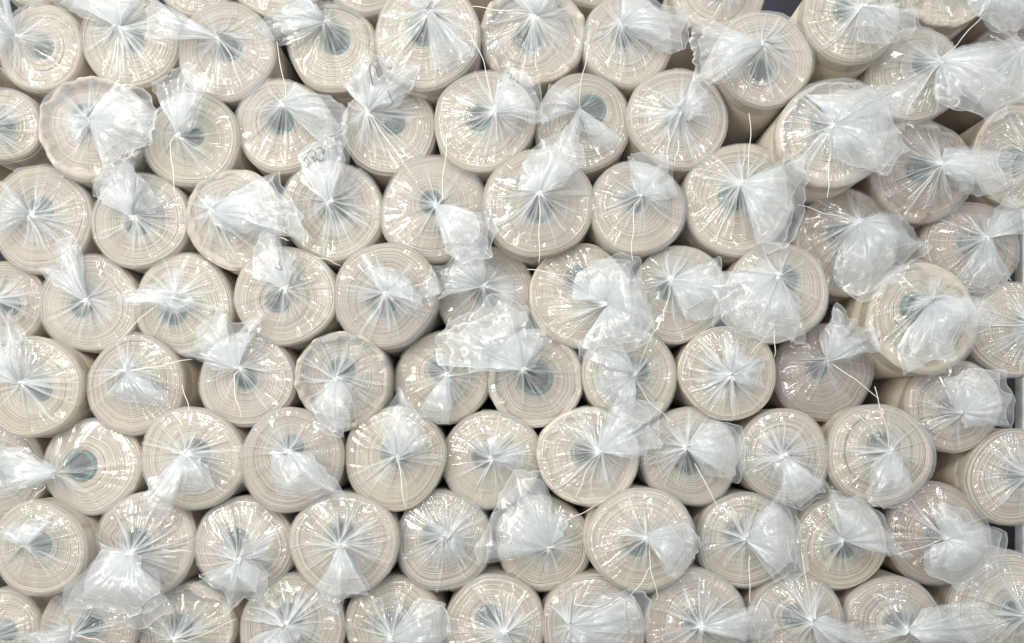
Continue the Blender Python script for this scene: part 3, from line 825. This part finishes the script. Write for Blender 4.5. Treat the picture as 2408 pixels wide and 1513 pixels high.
def ribbon(paths, wid, thk):
    """flat bars along 3D polylines (in world space); returns verts, quads"""
    VS, QS, b0 = [], [], 0
    for P in paths:
        P = np.asarray(P, float)
        n = len(P)
        T = np.gradient(P, axis=0); T /= np.linalg.norm(T, axis=1)[:, None] + 1e-9
        up = np.array([0, -1.0, 0])
        S = np.cross(T, up); S /= np.linalg.norm(S, axis=1)[:, None] + 1e-9
        N = np.cross(S, T)
        tp = np.linspace(1, 0.8, n)[:, None]
        ring = np.stack([P + S * wid / 2 * tp + N * thk / 2, P - S * wid / 2 * tp + N * thk / 2,
                         P - S * wid / 2 * tp - N * thk / 2, P + S * wid / 2 * tp - N * thk / 2], 0)      # 4, n, 3
        VS.append(ring.reshape(-1, 3))
        QS.append(grid_faces(4, n, True, b0))
        caps = np.array([[0, n, 2 * n, 3 * n], [n - 1, 2 * n - 1, 3 * n - 1, 4 * n - 1]]) + b0
        QS.append(caps)
        b0 += 4 * n
    return np.concatenate(VS), np.concatenate(QS)


def curve_pts(pts, n):
    pts = np.asarray(pts, float)
    if len(pts) == 2:
        a, c_ = pts
        m = (a + c_) / 2 + np.array([-(c_ - a)[1], (c_ - a)[0]]) * 0.03
        pts = np.array([a, m, c_])
    s = np.concatenate([[0], np.cumsum(np.hypot(*np.diff(pts, axis=0).T))]); s /= s[-1]
    u = np.linspace(0, 1, n)
    # smooth: interpolate then blur
    out = np.stack([np.interp(u, s, pts[:, 0]), np.interp(u, s, pts[:, 1])], -1)
    for _ in range(2):
        out[1:-1] = (out[:-2] + 2 * out[1:-1] + out[2:]) / 4
    return out


def build_ties(q, rs, bag):
    gx, gz, gh = q['goff']
    Yn = q['Y'] - q['omax'] - gh
    a = np.linspace(0, 2 * math.pi, 13)
    ring = np.stack([q['X'] + gx + 0.0058 * np.cos(a), np.full(13, Yn - 0.005), q['Z'] + gz + 0.0058 * np.sin(a)], -1)
    todo = list(q['ties']) or [None]
    for t in todo:
        P = ring
        if t is not None:
            t = list(t)
            d0, d1 = [math.hypot(e[0] - q['g'][0], e[1] - q['g'][1]) for e in (t[0], t[-1])]
            if d1 < d0:
                t = t[::-1]
            n = 22
            c2 = curve_pts(t, n)
            u = np.linspace(0, 1, n)
            c2[:, 0] += 3.0 * np.sin(u * rs.uniform(4, 8) + rs.uniform(0, 6)) * np.sin(np.pi * u)
            c2[:, 1] += 3.0 * np.sin(u * rs.uniform(4, 8) + rs.uniform(0, 6)) * np.sin(np.pi * u)
            Yl = np.full(n, Yn - 0.007) - 0.016 * np.sin(np.pi * u * 0.8)
            X, Z = world(c2[:, 0], c2[:, 1], Yl)
            Yl = np.minimum(Yl, front_limit(X, Z) - 0.022)
            Yl[1:-1] = np.minimum(Yl[1:-1], (Yl[:-2] + Yl[2:]) / 2)
            X, Z = world(c2[:, 0], c2[:, 1], Yl)
            P = np.stack([X, Yl, Z], -1)
            if min(d0, d1) < 40:
                P = np.concatenate([ring, P])
        v, f = ribbon([P], 0.0014, 0.0009)
        me = make_mesh('cable_tie', v - np.array([q['X'], q['Y'], q['Z']]), f, M_TIE, smooth=False)
        link('cable_tie', me, bag)


def build_ink(q, rs, bag, tv):
    paths = []
    for s in q['ink']:
        c2 = curve_pts(s, 5 * len(s))
        # find the depth of the tail there
        ip = np.stack([tv[:, 0] / tv[:, 1] * F + VX, VY - tv[:, 2] / tv[:, 1] * F], -1)
        Y = []
        for p_ in c2:
            d = np.hypot(*(ip - p_).T)
            near = d < 9
            Y.append((tv[near, 1].min() if near.any() else tv[np.argmin(d), 1]) - 0.0012)
        Y = np.array(Y)
        for _ in range(3):
            Y[1:-1] = np.minimum(Y[1:-1], (Y[:-2] + Y[2:]) / 2)
        X, Z = world(c2[:, 0], c2[:, 1], Y)
        paths.append(np.stack([X, Y, Z], -1))
    for P in paths:
        v, f = ribbon([P], 0.0012, 0.0004)
        me = make_mesh('marker_scribble', v - np.array([q['X'], q['Y'], q['Z']]), f, M_INK, smooth=False)
        link('marker_scribble', me, bag)


for i, q in enumerate(ROLLS):
    rs = np.random.RandomState(1000 + i)
    root = bpy.data.objects.new('fabric_roll', None)
    COL.objects.link(root)
    root.empty_display_size = 0.05
    root.location = (q['X'], q['Y'], q['Z'])
    root['label'] = q['label']
    root['category'] = 'fabric roll'
    root['group'] = 'bagged fabric rolls in the stack'
    # hole of the core, in metres from the roll axis
    k = q['k'] or (q['cx'] + (VX - q['cx']) * 0.01, q['cy'] + 4)
    ko = np.array([k[0] - q['pcx'], -(k[1] - q['pcy'])]) / F * q['Y']
    ko *= min(1.0, 0.34 * q['R'] / (np.hypot(*ko) + 1e-9))
    q['koff'] = ko
    q['rc'] = q['R'] * (rs.uniform(0.20, 0.24) if not q['bare'] else 0.29)
    gh = rs.uniform(0.028, 0.046)
    Yg = q['Y'] - gh - 0.005
    gX, gZ = world(q['g'][0], q['g'][1], Yg)
    go = np.array([gX - q['X'], gZ - q['Z']])
    q['goff'] = (go[0], go[1], gh)
    build_fabric(q, rs, root)
    build_core(q, rs, root)
    bag = build_bag(q, rs, root)
    tv = build_tails(q, rs, bag)
    build_ties(q, rs, bag)
    if q['ink'] and tv is not None:
        build_ink(q, rs, bag, tv)
    if q['card']:
        cxp, czp = world(q['card'][0], q['card'][1], q['Y'])
        n = 9
        uu, vv = np.meshgrid(np.linspace(-1, 1, n), np.linspace(-1, 1, n), indexing='ij')
        rr = 0.006 + 0.002 * np.sin(3 * np.arctan2(vv, uu))
        x = cxp - q['X'] + uu * rr; z = czp - q['Z'] + vv * rr * 1.6
        y = -(q['omax'] + 0.002) - 0.002 * np.sin(4 * uu + 3 * vv)
        link('card_scrap', make_mesh('card_scrap', np.stack([x, y, z], -1).reshape(-1, 3), grid_faces(n, n), M_CARD), root)


# ------------------------------------------------------------------ setting
def box(name, lo, hi, material, parent=None):
    x0, y0, z0 = lo; x1, y1, z1 = hi
    v = [(x0, y0, z0), (x1, y0, z0), (x1, y1, z0), (x0, y1, z0), (x0, y0, z1), (x1, y0, z1), (x1, y1, z1), (x0, y1, z1)]
    f = [(0, 3, 2, 1), (4, 5, 6, 7), (0, 1, 5, 4), (1, 2, 6, 5), (2, 3, 7, 6), (3, 0, 4, 7)]
    return link(name, make_mesh(name, v, f, material, smooth=False), parent)


zlow = float((AZ - AR).min()) - 0.012
ztop = float((AZ + AR).max())
wl = box('wall', (-3.0, D0 + ROLL_LEN + 0.12, zlow), (3.0, D0 + ROLL_LEN + 0.22, ztop + 1.2), M_WALL)
wl['kind'] = 'structure'
fl = box('floor', (-4, -3.0, zlow - 0.1), (4, D0 + ROLL_LEN + 0.4, zlow - 0.001), M_FLOOR)
fl['kind'] = 'structure'

# steel rack post to the right of the stack
PX, PY_ = 1.282, 2.26
post = bpy.data.objects.new('rack_post', None)
COL.objects.link(post)
post.location = (PX, PY_, zlow)
post['label'] = 'galvanised steel rack post at the right edge beside the stack'
post['category'] = 'rack post'
n = 28
th = np.arange(n) / n * 2 * math.pi
hts = np.linspace(0.006, ztop - zlow + 0.3, 8)
TH, H = np.meshgrid(th, hts, indexing='ij')
link('tube', make_mesh('tube', np.stack([0.019 * np.cos(TH), 0.019 * np.sin(TH), H], -1).reshape(-1, 3), grid_faces(n, 8, True), M_STEEL), post)
box('foot_plate', (-0.05, -0.05, 0.0), (0.05, 0.05, 0.006), M_STEEL, post)
